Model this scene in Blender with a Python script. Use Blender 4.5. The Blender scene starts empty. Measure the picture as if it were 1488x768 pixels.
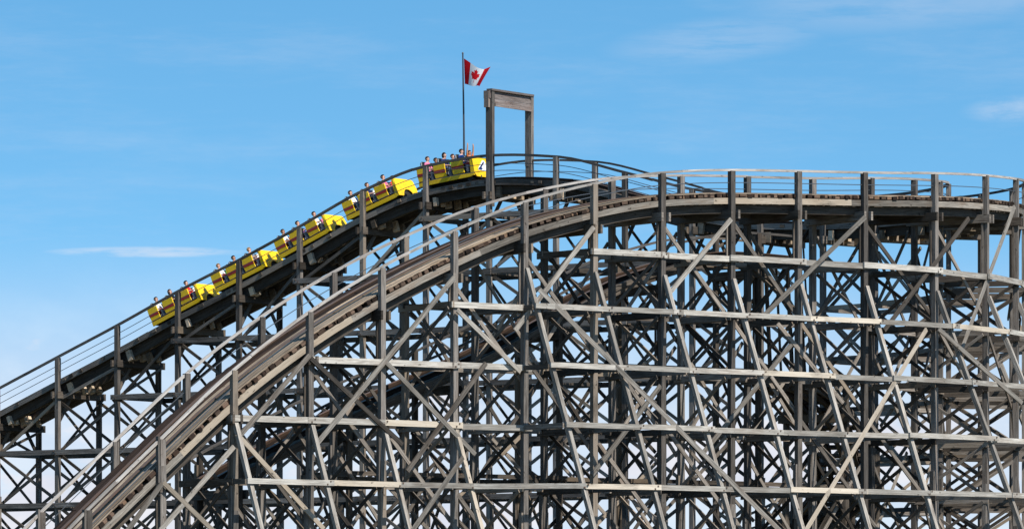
import bpy, math, random
from mathutils import Vector, Matrix

random.seed(7)
C = bpy.context.scene
COL = C.collection
R = math.radians

# ---------------------------------------------------------------- camera, sky, sun, exposure
FPX, CX, HY, EYE = 7800.0, 744.0, 950.0, 1.7      # focal length in photo pixels, principal column, horizon row, eye height
cd = bpy.data.cameras.new('camera')
cam = bpy.data.objects.new('camera', cd); COL.objects.link(cam)
cam.location = (0, 0, EYE); cam.rotation_euler = (R(90), 0, 0)
cd.sensor_fit = 'HORIZONTAL'; cd.sensor_width = 36.0
cd.lens = 36.0*FPX/1488.0
cd.shift_y = (HY-384.0)/1488.0
cd.clip_start = 1.0; cd.clip_end = 20000.0
C.camera = cam

SUN_AZ = Vector((0.71, -0.704, 0.0)); SUN_EL = R(50)
to_sun = Vector((SUN_AZ.x*math.cos(SUN_EL), SUN_AZ.y*math.cos(SUN_EL), math.sin(SUN_EL)))
ld = bpy.data.lights.new('sun', 'SUN'); ld.energy = 5.0; ld.angle = R(0.5); ld.color = (1.0, 0.945, 0.865)
sun = bpy.data.objects.new('sun', ld); COL.objects.link(sun)
sun.location = (60, -40, 80)
sun.rotation_euler = to_sun.to_track_quat('Z', 'Y').to_euler()

C.view_settings.view_transform = 'Standard'
C.view_settings.look = 'None'
C.view_settings.exposure = 0.42
C.view_settings.gamma = 1.0

W = bpy.data.worlds.new('World'); C.world = W; W.use_nodes = True
nt = W.node_tree; nt.nodes.clear()
def N(kind, **kw):
    n = nt.nodes.new(kind)
    for k, v in kw.items(): setattr(n, k, v)
    return n
def L(a, b): nt.links.new(a, b)
def M(op, a, b=None, c=None, clamp=False):
    n = N('ShaderNodeMath', operation=op, use_clamp=clamp)
    for i, v in enumerate((a, b, c)):
        if v is None: continue
        if isinstance(v, (int, float)): n.inputs[i].default_value = v
        else: L(v, n.inputs[i])
    return n.outputs[0]
tc = N('ShaderNodeTexCoord'); sep = N('ShaderNodeSeparateXYZ'); L(tc.outputs['Generated'], sep.inputs[0])
dx, dy, dz = sep.outputs
zc = M('MAXIMUM', dz, 0.0)
zs = M('ADD', M('POWER', zc, 0.62), 0.03)                 # the low band of sky this long lens sees is a deep blue one
cmb = N('ShaderNodeCombineXYZ'); L(dx, cmb.inputs[0]); L(dy, cmb.inputs[1]); L(zs, cmb.inputs[2])
nrm = N('ShaderNodeVectorMath', operation='NORMALIZE'); L(cmb.outputs[0], nrm.inputs[0])
sky = N('ShaderNodeTexSky', sky_type='NISHITA', sun_disc=False)
sky.sun_elevation = SUN_EL; sky.sun_rotation = math.atan2(SUN_AZ.x, SUN_AZ.y)
sky.air_density = 1.0; sky.dust_density = 0.3; sky.ozone_density = 2.0; sky.altitude = 200
L(nrm.outputs[0], sky.inputs[0])
hsv = N('ShaderNodeHueSaturation'); hsv.inputs['Hue'].default_value = 0.487; hsv.inputs['Saturation'].default_value = 1.30; hsv.inputs['Value'].default_value = 1.18
L(sky.outputs[0], hsv.inputs['Color'])
# clouds live in the sky itself: bearing / height in tenths of a milliradian-like units
az = M('MULTIPLY', M('ARCTAN2', dx, dy), FPX)              # bearing
el = M('MULTIPLY', dz, FPX)                               # height above the horizon
def noise(sx, sy, scale, detail, rough, seed):
    c = N('ShaderNodeCombineXYZ'); L(M('MULTIPLY', az, sx), c.inputs[0]); L(M('MULTIPLY', el, sy), c.inputs[1]); c.inputs[2].default_value = seed
    n = N('ShaderNodeTexNoise'); n.inputs['Scale'].default_value = scale; n.inputs['Detail'].default_value = detail; n.inputs['Roughness'].default_value = rough
    L(c.outputs[0], n.inputs['Vector']); return n.outputs[0]
def ramp(v, a, b, smooth=True):
    n = N('ShaderNodeMapRange', interpolation_type='SMOOTHSTEP' if smooth else 'LINEAR')
    L(v, n.inputs[0]); n.inputs[1].default_value = a; n.inputs[2].default_value = b
    return n.outputs[0]
# low bank of cumulus, thick towards the horizon
n1 = noise(1/260, 1/120, 1.0, 6.0, 0.55, 3.1)
bank = M('SUBTRACT', 1.0, ramp(el, 250, 560))
veil = M('MULTIPLY', M('SUBTRACT', 1.0, ramp(el, 300, 640)), 0.75)
bankm = ramp(M('ADD', n1, M('MULTIPLY', bank, 0.30)), 0.60, 0.86)
bankm = M('MULTIPLY', bankm, ramp(bank, 0.0, 0.25))
def wisp(u0, v0, su, sv, amt, slope=0.0, seed=0.0, sx=1/110, sy=1/14):
    uu = M('DIVIDE', M('SUBTRACT', az, u0), su)
    vv = M('DIVIDE', M('SUBTRACT', M('SUBTRACT', el, v0), M('MULTIPLY', M('SUBTRACT', az, u0), slope)), sv)
    r2 = M('ADD', M('MULTIPLY', uu, uu), M('MULTIPLY', vv, vv))
    g = M('SUBTRACT', 1.0, ramp(r2, 0.0, 1.0))
    return M('MULTIPLY', M('MULTIPLY', g, ramp(noise(sx, sy, 1.0, 9.0, 0.66, seed), 0.22, 0.62)), amt)
w = [wisp(-530, 581, 175, 10, 0.55, 0.004, 1.7, 1/110, 1/14), wisp(600, 945, 330, 60, 0.20, 0.06, 5.2, 1/200, 1/30),
     wisp(745, 786, 105, 24, 0.30, 0.06, 8.4, 1/90, 1/24), wisp(300, 885, 190, 40, 0.16, 0.10, 2.2), wisp(-600, 455, 260, 60, 0.30, 0.05, 6.6, 1/120, 1/25)]
tot = M('MAXIMUM', bankm, veil)
cir = M('MULTIPLY', ramp(noise(1/420, 1/70, 1.0, 9.0, 0.68, 4.4), 0.42, 0.78), 0.13)
tot = M('MAXIMUM', tot, cir)
for x in w: tot = M('MAXIMUM', tot, x)
n2 = noise(1/90, 1/60, 1.0, 5.0, 0.6, 9.3)
cl = N('ShaderNodeMix', data_type='RGBA'); L(ramp(n2, 0.3, 0.75), cl.inputs[0])
CLOUD = 6.2
cl.inputs[6].default_value = (CLOUD*0.80, CLOUD*0.84, CLOUD*0.96, 1); cl.inputs[7].default_value = (CLOUD*0.97, CLOUD*0.97, CLOUD*1.02, 1)
mx = N('ShaderNodeMix', data_type='RGBA'); L(tot, mx.inputs[0]); L(hsv.outputs[0], mx.inputs[6]); L(cl.outputs[2], mx.inputs[7])
bg = N('ShaderNodeBackground'); bg.inputs['Strength'].default_value = 0.11; L(mx.outputs[2], bg.inputs['Color'])
out = N('ShaderNodeOutputWorld'); L(bg.outputs[0], out.inputs['Surface'])

# ---------------------------------------------------------------- materials
def mat(name, col, rough=0.6, metal=0.0, spec=0.3):
    m = bpy.data.materials.new(name); m.use_nodes = True
    b = m.node_tree.nodes['Principled BSDF']
    b.inputs['Base Color'].default_value = (*col, 1); b.inputs['Roughness'].default_value = rough
    b.inputs['Metallic'].default_value = metal; b.inputs['Specular IOR Level'].default_value = spec
    return m
def painted(name, col, rough=0.35, amount=0.25, scale=9.0, dirt=(0.10, 0.075, 0.03)):
    """Paint with faint grime and uneven gloss."""
    m = mat(name, col, rough); t = m.node_tree; b = t.nodes['Principled BSDF']
    tc = t.nodes.new('ShaderNodeTexCoord'); n = t.nodes.new('ShaderNodeTexNoise')
    n.inputs['Scale'].default_value = scale; n.inputs['Detail'].default_value = 6; n.inputs['Roughness'].default_value = 0.65
    t.links.new(tc.outputs['Object'], n.inputs['Vector'])
    r = t.nodes.new('ShaderNodeMapRange'); r.inputs[1].default_value = 0.52; r.inputs[2].default_value = 0.78; r.inputs[4].default_value = amount
    t.links.new(n.outputs[0], r.inputs[0])
    mixn = t.nodes.new('ShaderNodeMix'); mixn.data_type = 'RGBA'
    mixn.inputs[6].default_value = (*col, 1); mixn.inputs[7].default_value = (*dirt, 1)
    t.links.new(r.outputs[0], mixn.inputs[0]); t.links.new(mixn.outputs[2], b.inputs['Base Color'])
    return m
def wood(name, dark, light, brown, brownness=0.35, spread=0.55, bump=0.5):
    """Weathered timber: grain along each plank (uv u = metres along), each plank its own tone, knots, cracks and stains."""
    dark, light, brown = [(c[0]*1.01, c[1], c[2]*0.975) for c in (dark, light, brown)]
    m = bpy.data.materials.new(name); m.use_nodes = True
    t = m.node_tree; b = t.nodes['Principled BSDF']; b.inputs['Roughness'].default_value = 0.85; b.inputs['Specular IOR Level'].default_value = 0.15
    nn = lambda k: t.nodes.new(k)
    uv = nn('ShaderNodeUVMap'); geo = nn('ShaderNodeNewGeometry')
    oi = nn('ShaderNodeObjectInfo'); ad = nn('ShaderNodeMath'); ad.operation = 'ADD'; fc = nn('ShaderNodeMath'); fc.operation = 'FRACT'
    t.links.new(geo.outputs['Random Per Island'], ad.inputs[0]); t.links.new(oi.outputs['Random'], ad.inputs[1]); t.links.new(ad.outputs[0], fc.inputs[0])
    rnd = fc.outputs[0]
    off = nn('ShaderNodeVectorMath'); off.operation = 'ADD'
    cb = nn('ShaderNodeCombineXYZ')
    for i in range(3): t.links.new(rnd, cb.inputs[i])
    sc = nn('ShaderNodeVectorMath'); sc.operation = 'SCALE'; sc.inputs['Scale'].default_value = 57.0
    t.links.new(cb.outputs[0], sc.inputs[0]); t.links.new(uv.outputs[0], off.inputs[0]); t.links.new(sc.outputs[0], off.inputs[1])
    def noi(sx, sy, detail, rough):
        mp = nn('ShaderNodeMapping'); mp.inputs['Scale'].default_value = (sx, sy, 1.0); t.links.new(off.outputs[0], mp.inputs[0])
        n = nn('ShaderNodeTexNoise'); n.inputs['Scale'].default_value = 1.0; n.inputs['Detail'].default_value = detail; n.inputs['Roughness'].default_value = rough
        t.links.new(mp.outputs[0], n.inputs['Vector']); return n.outputs[0]
    g = noi(1.1, 26.0, 6.0, 0.7); s = noi(0.9, 3.0, 5.0, 0.6); k = noi(4.5, 9.0, 3.0, 0.5)
    def mr(v, a, b_, c=0.0, d=1.0):
        r = nn('ShaderNodeMapRange'); t.links.new(v, r.inputs[0])
        for i, x in enumerate((a, b_, c, d)): r.inputs[1+i].default_value = x
        return r.outputs[0]
    m1 = nn('ShaderNodeMix'); m1.data_type = 'RGBA'; m1.inputs[6].default_value = (*dark, 1); m1.inputs[7].default_value = (*light, 1)
    t.links.new(mr(g, 0.32, 0.68), m1.inputs[0])
    m2 = nn('ShaderNodeMix'); m2.data_type = 'RGBA'; m2.inputs[7].default_value = (*brown, 1)
    t.links.new(m1.outputs[2], m2.inputs[6]); t.links.new(mr(s, 0.48, 0.72, 0.0, brownness), m2.inputs[0])
    # per-plank tone
    mul = nn('ShaderNodeMix'); mul.data_type = 'RGBA'; mul.blend_type = 'MULTIPLY'; mul.inputs[0].default_value = 1.0
    tone = mr(rnd, 0.0, 1.0, 1.0-spread, 1.0+spread*0.45)
    tm = nn('ShaderNodeCombineColor')
    for i in range(3): t.links.new(tone, tm.inputs[i])
    t.links.new(m2.outputs[2], mul.inputs[6]); t.links.new(tm.outputs[0], mul.inputs[7])
    fr = nn('ShaderNodeMath'); fr.operation = 'MULTIPLY'; fr.inputs[1].default_value = 13.7; t.links.new(rnd, fr.inputs[0])
    f2 = nn('ShaderNodeMath'); f2.operation = 'FRACT'; t.links.new(fr.outputs[0], f2.inputs[0])
    m4 = nn('ShaderNodeMix'); m4.data_type = 'RGBA'; m4.inputs[7].default_value = (light[0]*1.15, light[1]*1.02, light[2]*0.86, 1)
    t.links.new(mul.outputs[2], m4.inputs[6]); t.links.new(mr(f2.outputs[0], 0.88, 0.90, 0.0, 0.5), m4.inputs[0])
    m5 = nn('ShaderNodeMix'); m5.data_type = 'RGBA'; m5.inputs[7].default_value = (dark[0]*0.6, dark[1]*0.58, dark[2]*0.56, 1)
    t.links.new(m4.outputs[2], m5.inputs[6]); t.links.new(mr(noi(0.5, 1.6, 4.0, 0.65), 0.54, 0.70, 0.0, 0.65), m5.inputs[0])
    mul = m5
    # dark knots and bolt stains
    m3 = nn('ShaderNodeMix'); m3.data_type = 'RGBA'; m3.inputs[7].default_value = (dark[0]*0.3, dark[1]*0.28, dark[2]*0.26, 1)
    t.links.new(mul.outputs[2], m3.inputs[6]); t.links.new(mr(k, 0.66, 0.74, 0.0, 0.85), m3.inputs[0])
    t.links.new(m3.outputs[2], b.inputs['Base Color'])
    bp = nn('ShaderNodeBump'); bp.inputs['Strength'].default_value = bump; bp.inputs['Distance'].default_value = 0.02
    t.links.new(g, bp.inputs['Height']); t.links.new(bp.outputs[0], b.inputs['Normal'])
    return m
MT = {
 'post':   wood('grey_post_timber', (0.055, 0.048, 0.043), (0.25, 0.228, 0.208), (0.115, 0.08, 0.06), 0.45, 0.55),
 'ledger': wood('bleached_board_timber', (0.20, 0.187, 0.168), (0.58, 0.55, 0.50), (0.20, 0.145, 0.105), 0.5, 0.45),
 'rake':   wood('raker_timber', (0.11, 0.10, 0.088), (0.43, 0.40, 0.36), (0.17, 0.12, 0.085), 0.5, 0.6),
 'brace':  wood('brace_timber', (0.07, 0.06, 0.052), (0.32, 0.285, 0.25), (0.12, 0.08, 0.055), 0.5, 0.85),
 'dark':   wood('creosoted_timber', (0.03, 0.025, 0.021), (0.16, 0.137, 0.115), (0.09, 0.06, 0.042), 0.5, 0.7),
 'deckedge': wood('grey_deck_timber', (0.11, 0.098, 0.085), (0.38, 0.345, 0.30), (0.20, 0.135, 0.09), 0.6, 0.55),
 'track':  wood('brown_track_timber', (0.14, 0.105, 0.075), (0.46, 0.38, 0.29), (0.24, 0.15, 0.10), 0.55, 0.5),
 'tie':    wood('reddish_tie_timber', (0.055, 0.038, 0.030), (0.21, 0.145, 0.105), (0.11, 0.06, 0.042), 0.6, 0.6),
 'blackish':   wood('blackish_track_timber', (0.012, 0.008, 0.006), (0.050, 0.033, 0.025), (0.03, 0.015, 0.010), 0.6, 0.5),  # very dark brown timber for rails, hilltop ties and inner-side boards
 'tan':    wood('tan_block_timber', (0.26, 0.20, 0.14), (0.62, 0.50, 0.38), (0.14, 0.09, 0.06), 0.5, 0.9),
 'rail':   wood('pale_handrail_timber', (0.20, 0.185, 0.17), (0.50, 0.475, 0.45), (0.26, 0.19, 0.15), 0.45, 0.35),
 'darkrail': wood('dark_handrail_timber', (0.045, 0.043, 0.042), (0.13, 0.122, 0.115), (0.09, 0.065, 0.05), 0.4, 0.3),
 'panel':  wood('faded_panel_timber', (0.09, 0.075, 0.07), (0.30, 0.26, 0.245), (0.15, 0.09, 0.07), 0.6, 0.45),
 'steel':  painted('rusty_steel', (0.11, 0.075, 0.055), 0.5, 0.8, 2.0, (0.16, 0.07, 0.03)),
 'cable':  mat('steel_cable', (0.12, 0.13, 0.14), 0.45, 0.6),
 'pole':   painted('dark_pole_paint', (0.05, 0.06, 0.075), 0.4, 0.4, 3.0),
 'yellow': painted('yellow_car_paint', (0.80, 0.51, 0.010), 0.32, 0.55, 4.0),
 'red':    painted('red_stripe_paint', (0.36, 0.022, 0.018), 0.35, 0.3, 6.0),
 'black':  mat('black_vinyl', (0.012, 0.012, 0.013), 0.45),
 'white':  mat('white_paint', (0.78, 0.78, 0.76), 0.4),
 'grey':   painted('grey_vinyl', (0.14, 0.145, 0.165), 0.5, 0.3, 8.0),
 'navy':   mat('navy_paint', (0.014, 0.03, 0.10), 0.35),
 'floor':  mat('dark_car_floor', (0.02, 0.02, 0.02), 0.8),
 'flagred': mat('red_bunting', (0.62, 0.010, 0.016), 0.8, 0, 0.1),
 'flagwhite': mat('white_bunting', (0.80, 0.79, 0.78), 0.8, 0, 0.1),
}
for k in ('flagred', 'flagwhite'):          # thin cloth: a little light comes through
    t = MT[k].node_tree; b = t.nodes['Principled BSDF']; o = t.nodes['Material Output']
    tr = t.nodes.new('ShaderNodeBsdfTranslucent'); tr.inputs[0].default_value = b.inputs['Base Color'].default_value
    ms = t.nodes.new('ShaderNodeMixShader'); ms.inputs[0].default_value = 0.3
    t.links.new(b.outputs[0], ms.inputs[1]); t.links.new(tr.outputs[0], ms.inputs[2]); t.links.new(ms.outputs[0], o.inputs[0])

# ---------------------------------------------------------------- mesh collecting
class MB:
    def __init__(s): s.v = []; s.f = []; s.uv = []; s.mi = []
    def face(s, idx, uvs, mi=0): s.f.append(idx); s.uv.extend(uvs); s.mi.append(mi)
    def beam(s, p0, p1, w, h, up=(0, 0, 1), mi=0, jit=0.0):
        """Squared timber from p0 to p1; w across, h along `up`."""
        p0 = Vector(p0); p1 = Vector(p1); d = p1-p0; ln = d.length
        if ln < 1e-4: return
        d /= ln; u = Vector(up); sx = d.cross(u)
        if sx.length < 1e-4: sx = d.cross(Vector((1, 0, 0)))
        sx.normalize(); u = sx.cross(d).normalized()
        if jit:
            p0 = p0 + sx*random.uniform(-jit, jit) + u*random.uniform(-jit, jit); p1 = p1 + sx*random.uniform(-jit, jit) + u*random.uniform(-jit, jit)
        b = len(s.v)
        for p in (p0, p1):
            for a, c in ((-1, -1), (1, -1), (1, 1), (-1, 1)):
                s.v.append(tuple(p + sx*(a*w/2) + u*(c*h/2)))
        o = random.uniform(0, 40); q = random.uniform(0, 40)
        for k in range(4):
            j = (k+1) % 4; e = w if k % 2 == 0 else h
            s.face((b+k, b+j, b+4+j, b+4+k), ((o, q), (o, q+e), (o+ln, q+e), (o+ln, q)), mi); q += e
        s.face((b+3, b+2, b+1, b), ((o, q), (o+w, q), (o+w, q+h), (o, q+h)), mi)
        s.face((b+4, b+5, b+6, b+7), ((o, q), (o+w, q), (o+w, q+h), (o, q+h)), mi)
    def box(s, lo, hi, mi=0):
        lo = Vector(lo); hi = Vector(hi); c = (lo+hi)/2
        s.beam((lo.x, c.y, c.z), (hi.x, c.y, c.z), hi.y-lo.y, hi.z-lo.z, (0, 0, 1), mi)
    def sweep(s, frames, l0, l1, z0, z1, mi=0, close=True):
        """Board of rectangular section along frames [(point, left, up)]."""
        b = len(s.v); o = random.uniform(0, 40); q0 = random.uniform(0, 40); acc = 0.0
        per = ((l0, z0), (l1, z0), (l1, z1), (l0, z1)); ww = abs(l1-l0); hh = abs(z1-z0)
        qs = (0, ww, ww+hh, 2*ww+hh, 2*ww+2*hh); prev = None
        for i, (p, lf, up) in enumerate(frames):
            for (l, z) in per: s.v.append(tuple(p + lf*l + up*z))
            if i:
                a0 = acc; acc += (p-prev).length
                for k in range(4):
                    j = (k+1) % 4; A = b+(i-1)*4; B = b+i*4
                    s.face((A+k, B+k, B+j, A+j), ((o+a0, q0+qs[k]), (o+acc, q0+qs[k]), (o+acc, q0+qs[k+1]), (o+a0, q0+qs[k+1])), mi)
            prev = p
        e = b+(len(frames)-1)*4
        s.face((b, b+1, b+2, b+3), ((0, 0), (ww, 0), (ww, hh), (0, hh)), mi)
        s.face((e+3, e+2, e+1, e), ((0, 0), (ww, 0), (ww, hh), (0, hh)), mi)
    def tube(s, pts, r, n=6, mi=0, r1=None):
        b = len(s.v); m = len(pts); r1 = r if r1 is None else r1
        for i, p in enumerate(pts):
            p = Vector(p); d = (Vector(pts[min(i+1, m-1)])-Vector(pts[max(i-1, 0)])).normalized()
            a = d.cross(Vector((0, 0, 1)));
            if a.length < 1e-3: a = Vector((1, 0, 0))
            a.normalize(); c = a.cross(d); rr = r+(r1-r)*i/max(1, m-1)
            for k in range(n):
                t = 2*math.pi*k/n; s.v.append(tuple(p + a*math.cos(t)*rr + c*math.sin(t)*rr))
        for i in range(m-1):
            for k in range(n):
                j = (k+1) % n; A = b+i*n; B = A+n
                s.face((A+k, A+j, B+j, B+k), ((i, k/n), (i, (k+1)/n), (i+1, (k+1)/n), (i+1, k/n)), mi)
        s.face(tuple(b+k for k in reversed(range(n))), [(0, 0)]*n, mi)
        s.face(tuple(b+(m-1)*n+k for k in range(n)), [(0, 0)]*n, mi)
    def prism(s, poly, axis, a, b_, mi=0):
        """Extrude a 2-D outline (counter-clockwise) along axis 'x' or 'y' from a to b_."""
        n = len(poly); b = len(s.v)
        for t in (a, b_):
            for (p, q) in poly: s.v.append((p, t, q) if axis == 'y' else (t, p, q))
        s.face(tuple(range(b, b+n)), [tuple(p) for p in poly], mi)
        s.face(tuple(reversed(range(b+n, b+2*n))), [tuple(p) for p in reversed(poly)], mi)
        for k in range(n):
            j = (k+1) % n
            s.face((b+k, b+n+k, b+n+j, b+j), ((k, 0), (k, 1), (k+1, 1), (k+1, 0)), mi)
    def build(s, name, mats, parent=None, smooth=False):
        me = bpy.data.meshes.new(name); me.from_pydata(s.v, [], s.f)
        if not isinstance(mats, (list, tuple)): mats = [mats]
        for m in mats: me.materials.append(m)
        uvl = me.uv_layers.new(name='UVMap')
        flat = [c for p in s.uv for c in p]
        uvl.data.foreach_set('uv', flat); me.polygons.foreach_set('material_index', s.mi)
        if smooth: me.polygons.foreach_set('use_smooth', [True]*len(me.polygons))
        me.update()
        import bmesh
        bm = bmesh.new(); bm.from_mesh(me); bmesh.ops.recalc_face_normals(bm, faces=bm.faces); bm.to_mesh(me); bm.free()
        o = bpy.data.objects.new(name, me); COL.objects.link(o)
        if parent is not None: o.parent = parent
        return o
def empty(name, loc=(0, 0, 0)):
    o = bpy.data.objects.new(name, None); COL.objects.link(o); o.location = loc; o.empty_display_size = 0.3
    return o
def tag(o, label=None, cat=None, group=None, kind=None):
    for k, v in (('label', label), ('category', cat), ('group', group), ('kind', kind)):
        if v: o[k] = v
    return o

# ---------------------------------------------------------------- ground
def ground_material():
    m = mat('park_ground', (0.08, 0.09, 0.05), 0.95); t = m.node_tree; b = t.nodes['Principled BSDF']
    tcn = t.nodes.new('ShaderNodeTexCoord'); n = t.nodes.new('ShaderNodeTexNoise'); n.inputs['Scale'].default_value = 0.15; n.inputs['Detail'].default_value = 8
    r = t.nodes.new('ShaderNodeValToRGB'); r.color_ramp.elements[0].color = (0.045, 0.06, 0.025, 1); r.color_ramp.elements[1].color = (0.16, 0.14, 0.10, 1)
    t.links.new(tcn.outputs['Object'], n.inputs['Vector']); t.links.new(n.outputs[0], r.inputs[0]); t.links.new(r.outputs[0], b.inputs['Base Color'])
    return m
g = MB(); S = 6000.0
g.face((0, 1, 2, 3), ((0, 0), (1, 0), (1, 1), (0, 1))); g.v = [(-S, -S, 0), (S, -S, 0), (S, S, 0), (-S, S, 0)]
tag(g.build('ground', ground_material()), kind='structure')

# ---------------------------------------------------------------- plan of the ride: lift line, turn, drop line
HALF = 1.5
AF = R(36.0); AL = R(-35.0)
dF = Vector((math.cos(AF), math.sin(AF))); nF = Vector((-math.sin(AF), math.cos(AF)))
dL = Vector((math.cos(AL), math.sin(AL))); nL = Vector((-math.sin(AL), math.cos(AL)))
F0 = Vector((0, 190.0)) + nF*HALF
YL = 234.5
L0 = Vector(((711-CX)/FPX*YL, YL)) + nL*HALF
# where the two centre lines cross
def cross2(a, b): return a.x*b.y-a.y*b.x
tt = cross2(F0-L0, dF)/cross2(dL, dF)
IP = L0 + dL*tt
RC = 16.4
turn = math.pi - (AF - AL)                      # total change of heading
T = RC*math.tan(turn/2)
S1 = tt - T                                     # arclength where the turn starts (s = 0 at the portal)
S2 = S1 + RC*turn
TL = L0 + dL*S1; TF = IP - dF*T
CC = TL - nL*RC
def plan(s, off=0.0):
    """Point and heading at arclength s; off > 0 to the left of travel (the outside of the turn)."""
    if s < S1: p = L0 + dL*s; d = dL
    elif s < S2:
        a = AL - (s-S1)/RC
        d = Vector((math.cos(a), math.sin(a))); p = CC + Vector((-d.y, d.x))*RC
    else: d = -dF; p = TF - dF*(s-S2)
    return p + Vector((-d.y, d.x))*off, d
def px_of(p): return CX + FPX*p.x/p.y
def z_of(y, Y): return EYE + (HY-y)*Y/FPX
def s_for(px, off, lo, hi):
    """Arclength whose edge point stands at the given bearing."""
    f = lambda s: px_of(plan(s, off)[0]) - px
    a = f(lo)
    for _ in range(60):
        m = (lo+hi)/2
        if (f(m) > 0) == (a > 0): lo = m
        else: hi = m
    return (lo+hi)/2
def spline(xs, ys):
    """Monotone cubic through the knots."""
    n = len(xs); h = [xs[i+1]-xs[i] for i in range(n-1)]; dl = [(ys[i+1]-ys[i])/h[i] for i in range(n-1)]
    m = [dl[0]] + [0]*(n-2) + [dl[-1]]
    for i in range(1, n-1):
        if dl[i-1]*dl[i] > 0:
            w1 = 2*h[i]+h[i-1]; w2 = h[i]+2*h[i-1]; m[i] = (w1+w2)/(w1/dl[i-1]+w2/dl[i])
    def f(x):
        if x <= xs[0]: return ys[0]+m[0]*(x-xs[0])
        if x >= xs[-1]: return ys[-1]+m[-1]*(x-xs[-1])
        i = 0
        while x > xs[i+1]: i += 1
        t = (x-xs[i])/h[i]
        return (ys[i]*(1+2*t)*(1-t)**2 + m[i]*h[i]*t*(1-t)**2 + ys[i+1]*t*t*(3-2*t) + m[i+1]*h[i]*t*t*(t-1))
    return f

# near-side posts of the lift line: bearing and row of the post tops (hand rail) in the survey picture
lift = [(-180, 660), (-92, 614), (-4, 567), (84, 520), (170.5, 474), (258.6, 425), (347.6, 379), (435.5, 331), (527, 279.5), (619, 243), (711, 227.5), (808, 229), (908, 252), (1006, 277), (1105, 290)]
front = [(1256, 252), (1160, 250), (1063, 248.5), (962, 252), (863, 268), (762, 295), (660, 337), (555, 390), (450, 455), (340, 539), (235, 638), (128, 742), (18, 850), (-95, 930)]
stations = []     # (s, z of rail top, drop from rail top to deck, where)
def drop_lift(px): return 1.02
for px, y in lift:
    s = s_for(px, -HALF, -60, S1+8); p, d = plan(s, -HALF)
    stations.append([s, z_of(y, p.y), 0.98, 'lift'])
sa = stations[-1][0]
fs = []
for px, y in front:
    s = s_for(px, HALF, S2-9, S2+70); p, d = plan(s, HALF)
    z = max(2.4, z_of(y, p.y))
    fs.append([s, z, 0.82, 'front'])
sb = fs[0][0]
nt_ = 9
za = stations[-1][1]; zb = fs[0][1]
arc = []
for k in range(1, nt_):
    t = k/nt_; s = sa+(sb-sa)*t
    p, d = plan(s, HALF)
    arc.append([s, None, 0.9, 'turn'])
# rail rows on the turn from the survey, outer side
knots_s = [st[0] for st in stations] ; knots_z = [st[1] for st in stations]
def turn_z(px, y, lo, hi):
    s = s_for(px, HALF, lo, hi); return s, z_of(y, plan(s, HALF)[0].y)
apex = S1 + RC*turn*0.5
s_ap = max((S1+i*0.05 for i in range(int((S2-S1)/0.05))), key=lambda s: px_of(plan(s, HALF)[0]))
tz = [turn_z(1406, 255, s_ap, S2), turn_z(1455, 259, s_ap, S2)]
tz = [(s_ap, z_of(267, plan(s_ap, HALF)[0].y))] + sorted(tz, key=lambda q: q[0])
for s, z in tz: knots_s.append(s); knots_z.append(z)
for st in fs: knots_s.append(st[0]); knots_z.append(st[1])
order = sorted(range(len(knots_s)), key=lambda i: knots_s[i])
order = [i for n_, i in enumerate(order) if n_ == 0 or knots_s[i]-knots_s[order[n_-1]] > 0.4]
RAILZ = spline([knots_s[i] for i in order], [knots_z[i] for i in order])
stations = stations + arc + fs
s_slope = fs[5][0]
def deck_drop(s):
    if s < sa: return 0.98
    if s < sb: return 0.98 + (0.86-0.98)*(s-sa)/(sb-sa)
    a = max(0.0, min(1.0, (s-fs[3][0])/(fs[7][0]-fs[3][0])))
    return 0.86 + 0.05*a
def DECK(s): return RAILZ(s) - deck_drop(s)
S_START, S_END = stations[0][0]-1.0, stations[-1][0]+2.0
def frames(s0, s1, step, zf, inset=0.0):
    n = max(1, int(round(abs(s1-s0)/step))); out = []
    for i in range(n+1):
        s = s0+(s1-s0)*i/n
        p, d = plan(s, inset)
        e = 0.05; g_ = (zf(s+e)-zf(s-e))/(2*e)
        fwd = Vector((d.x, d.y, g_)).normalized(); lf = Vector((-d.y, d.x, 0)); up = fwd.cross(lf)
        out.append((Vector((p.x, p.y, zf(s))), lf, up))
    return out

COASTER = empty('roller_coaster', (0, 205, 0))
COASTER.location = (0, 205, 0)
tag(COASTER, 'weathered grey wooden roller coaster with criss-cross timber trestle and curving hilltop track', 'roller coaster')
bpy.context.view_layer.update()
ORI = Vector(COASTER.location)
def part(mb, name, m, parent=COASTER, label=None, kind=None, smooth=False):
    o = mb.build(name, m, None, smooth)
    o.parent = parent
    o.matrix_parent_inverse = Matrix.Translation(-ORI)
    if label: o['label'] = label
    if kind: o['kind'] = kind
    return o
def subpart(mb, name, m, parent, label=None, kind=None, smooth=False):
    o = mb.build(name, m, None, smooth); o.parent = parent
    if label: o['label'] = label
    if kind: o['kind'] = kind
    return o

# ---------------------------------------------------------------- trestle
FLEV = [16.1-2.13*k for k in range(8)]
LLEV = [20.85-2.45*k for k in range(9)]
def V3(p, z): return Vector((p.x, p.y, z))
def lean_to(p, d, side, out): return p + Vector((-d.y, d.x))*side*out
RAKE = 0.43
STAT = []
for st in stations:
    s, _, _, where = st
    zr = RAILZ(s); zd = DECK(s)
    pl, d = plan(s, HALF); pr, _ = plan(s, -HALF)
    rk = None
    if where == 'front':
        px = px_of(pl)
        if px > 700: rk = FLEV[0]-0.75
        elif px > 300: rk = FLEV[3]-0.15
    elif where == 'turn' and s > s_ap-7.5: rk = FLEV[0]-0.75
    STAT.append(dict(s=s, zr=zr, zd=zd, where=where, pl=pl, pr=pr, d=d, rk=rk))

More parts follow.
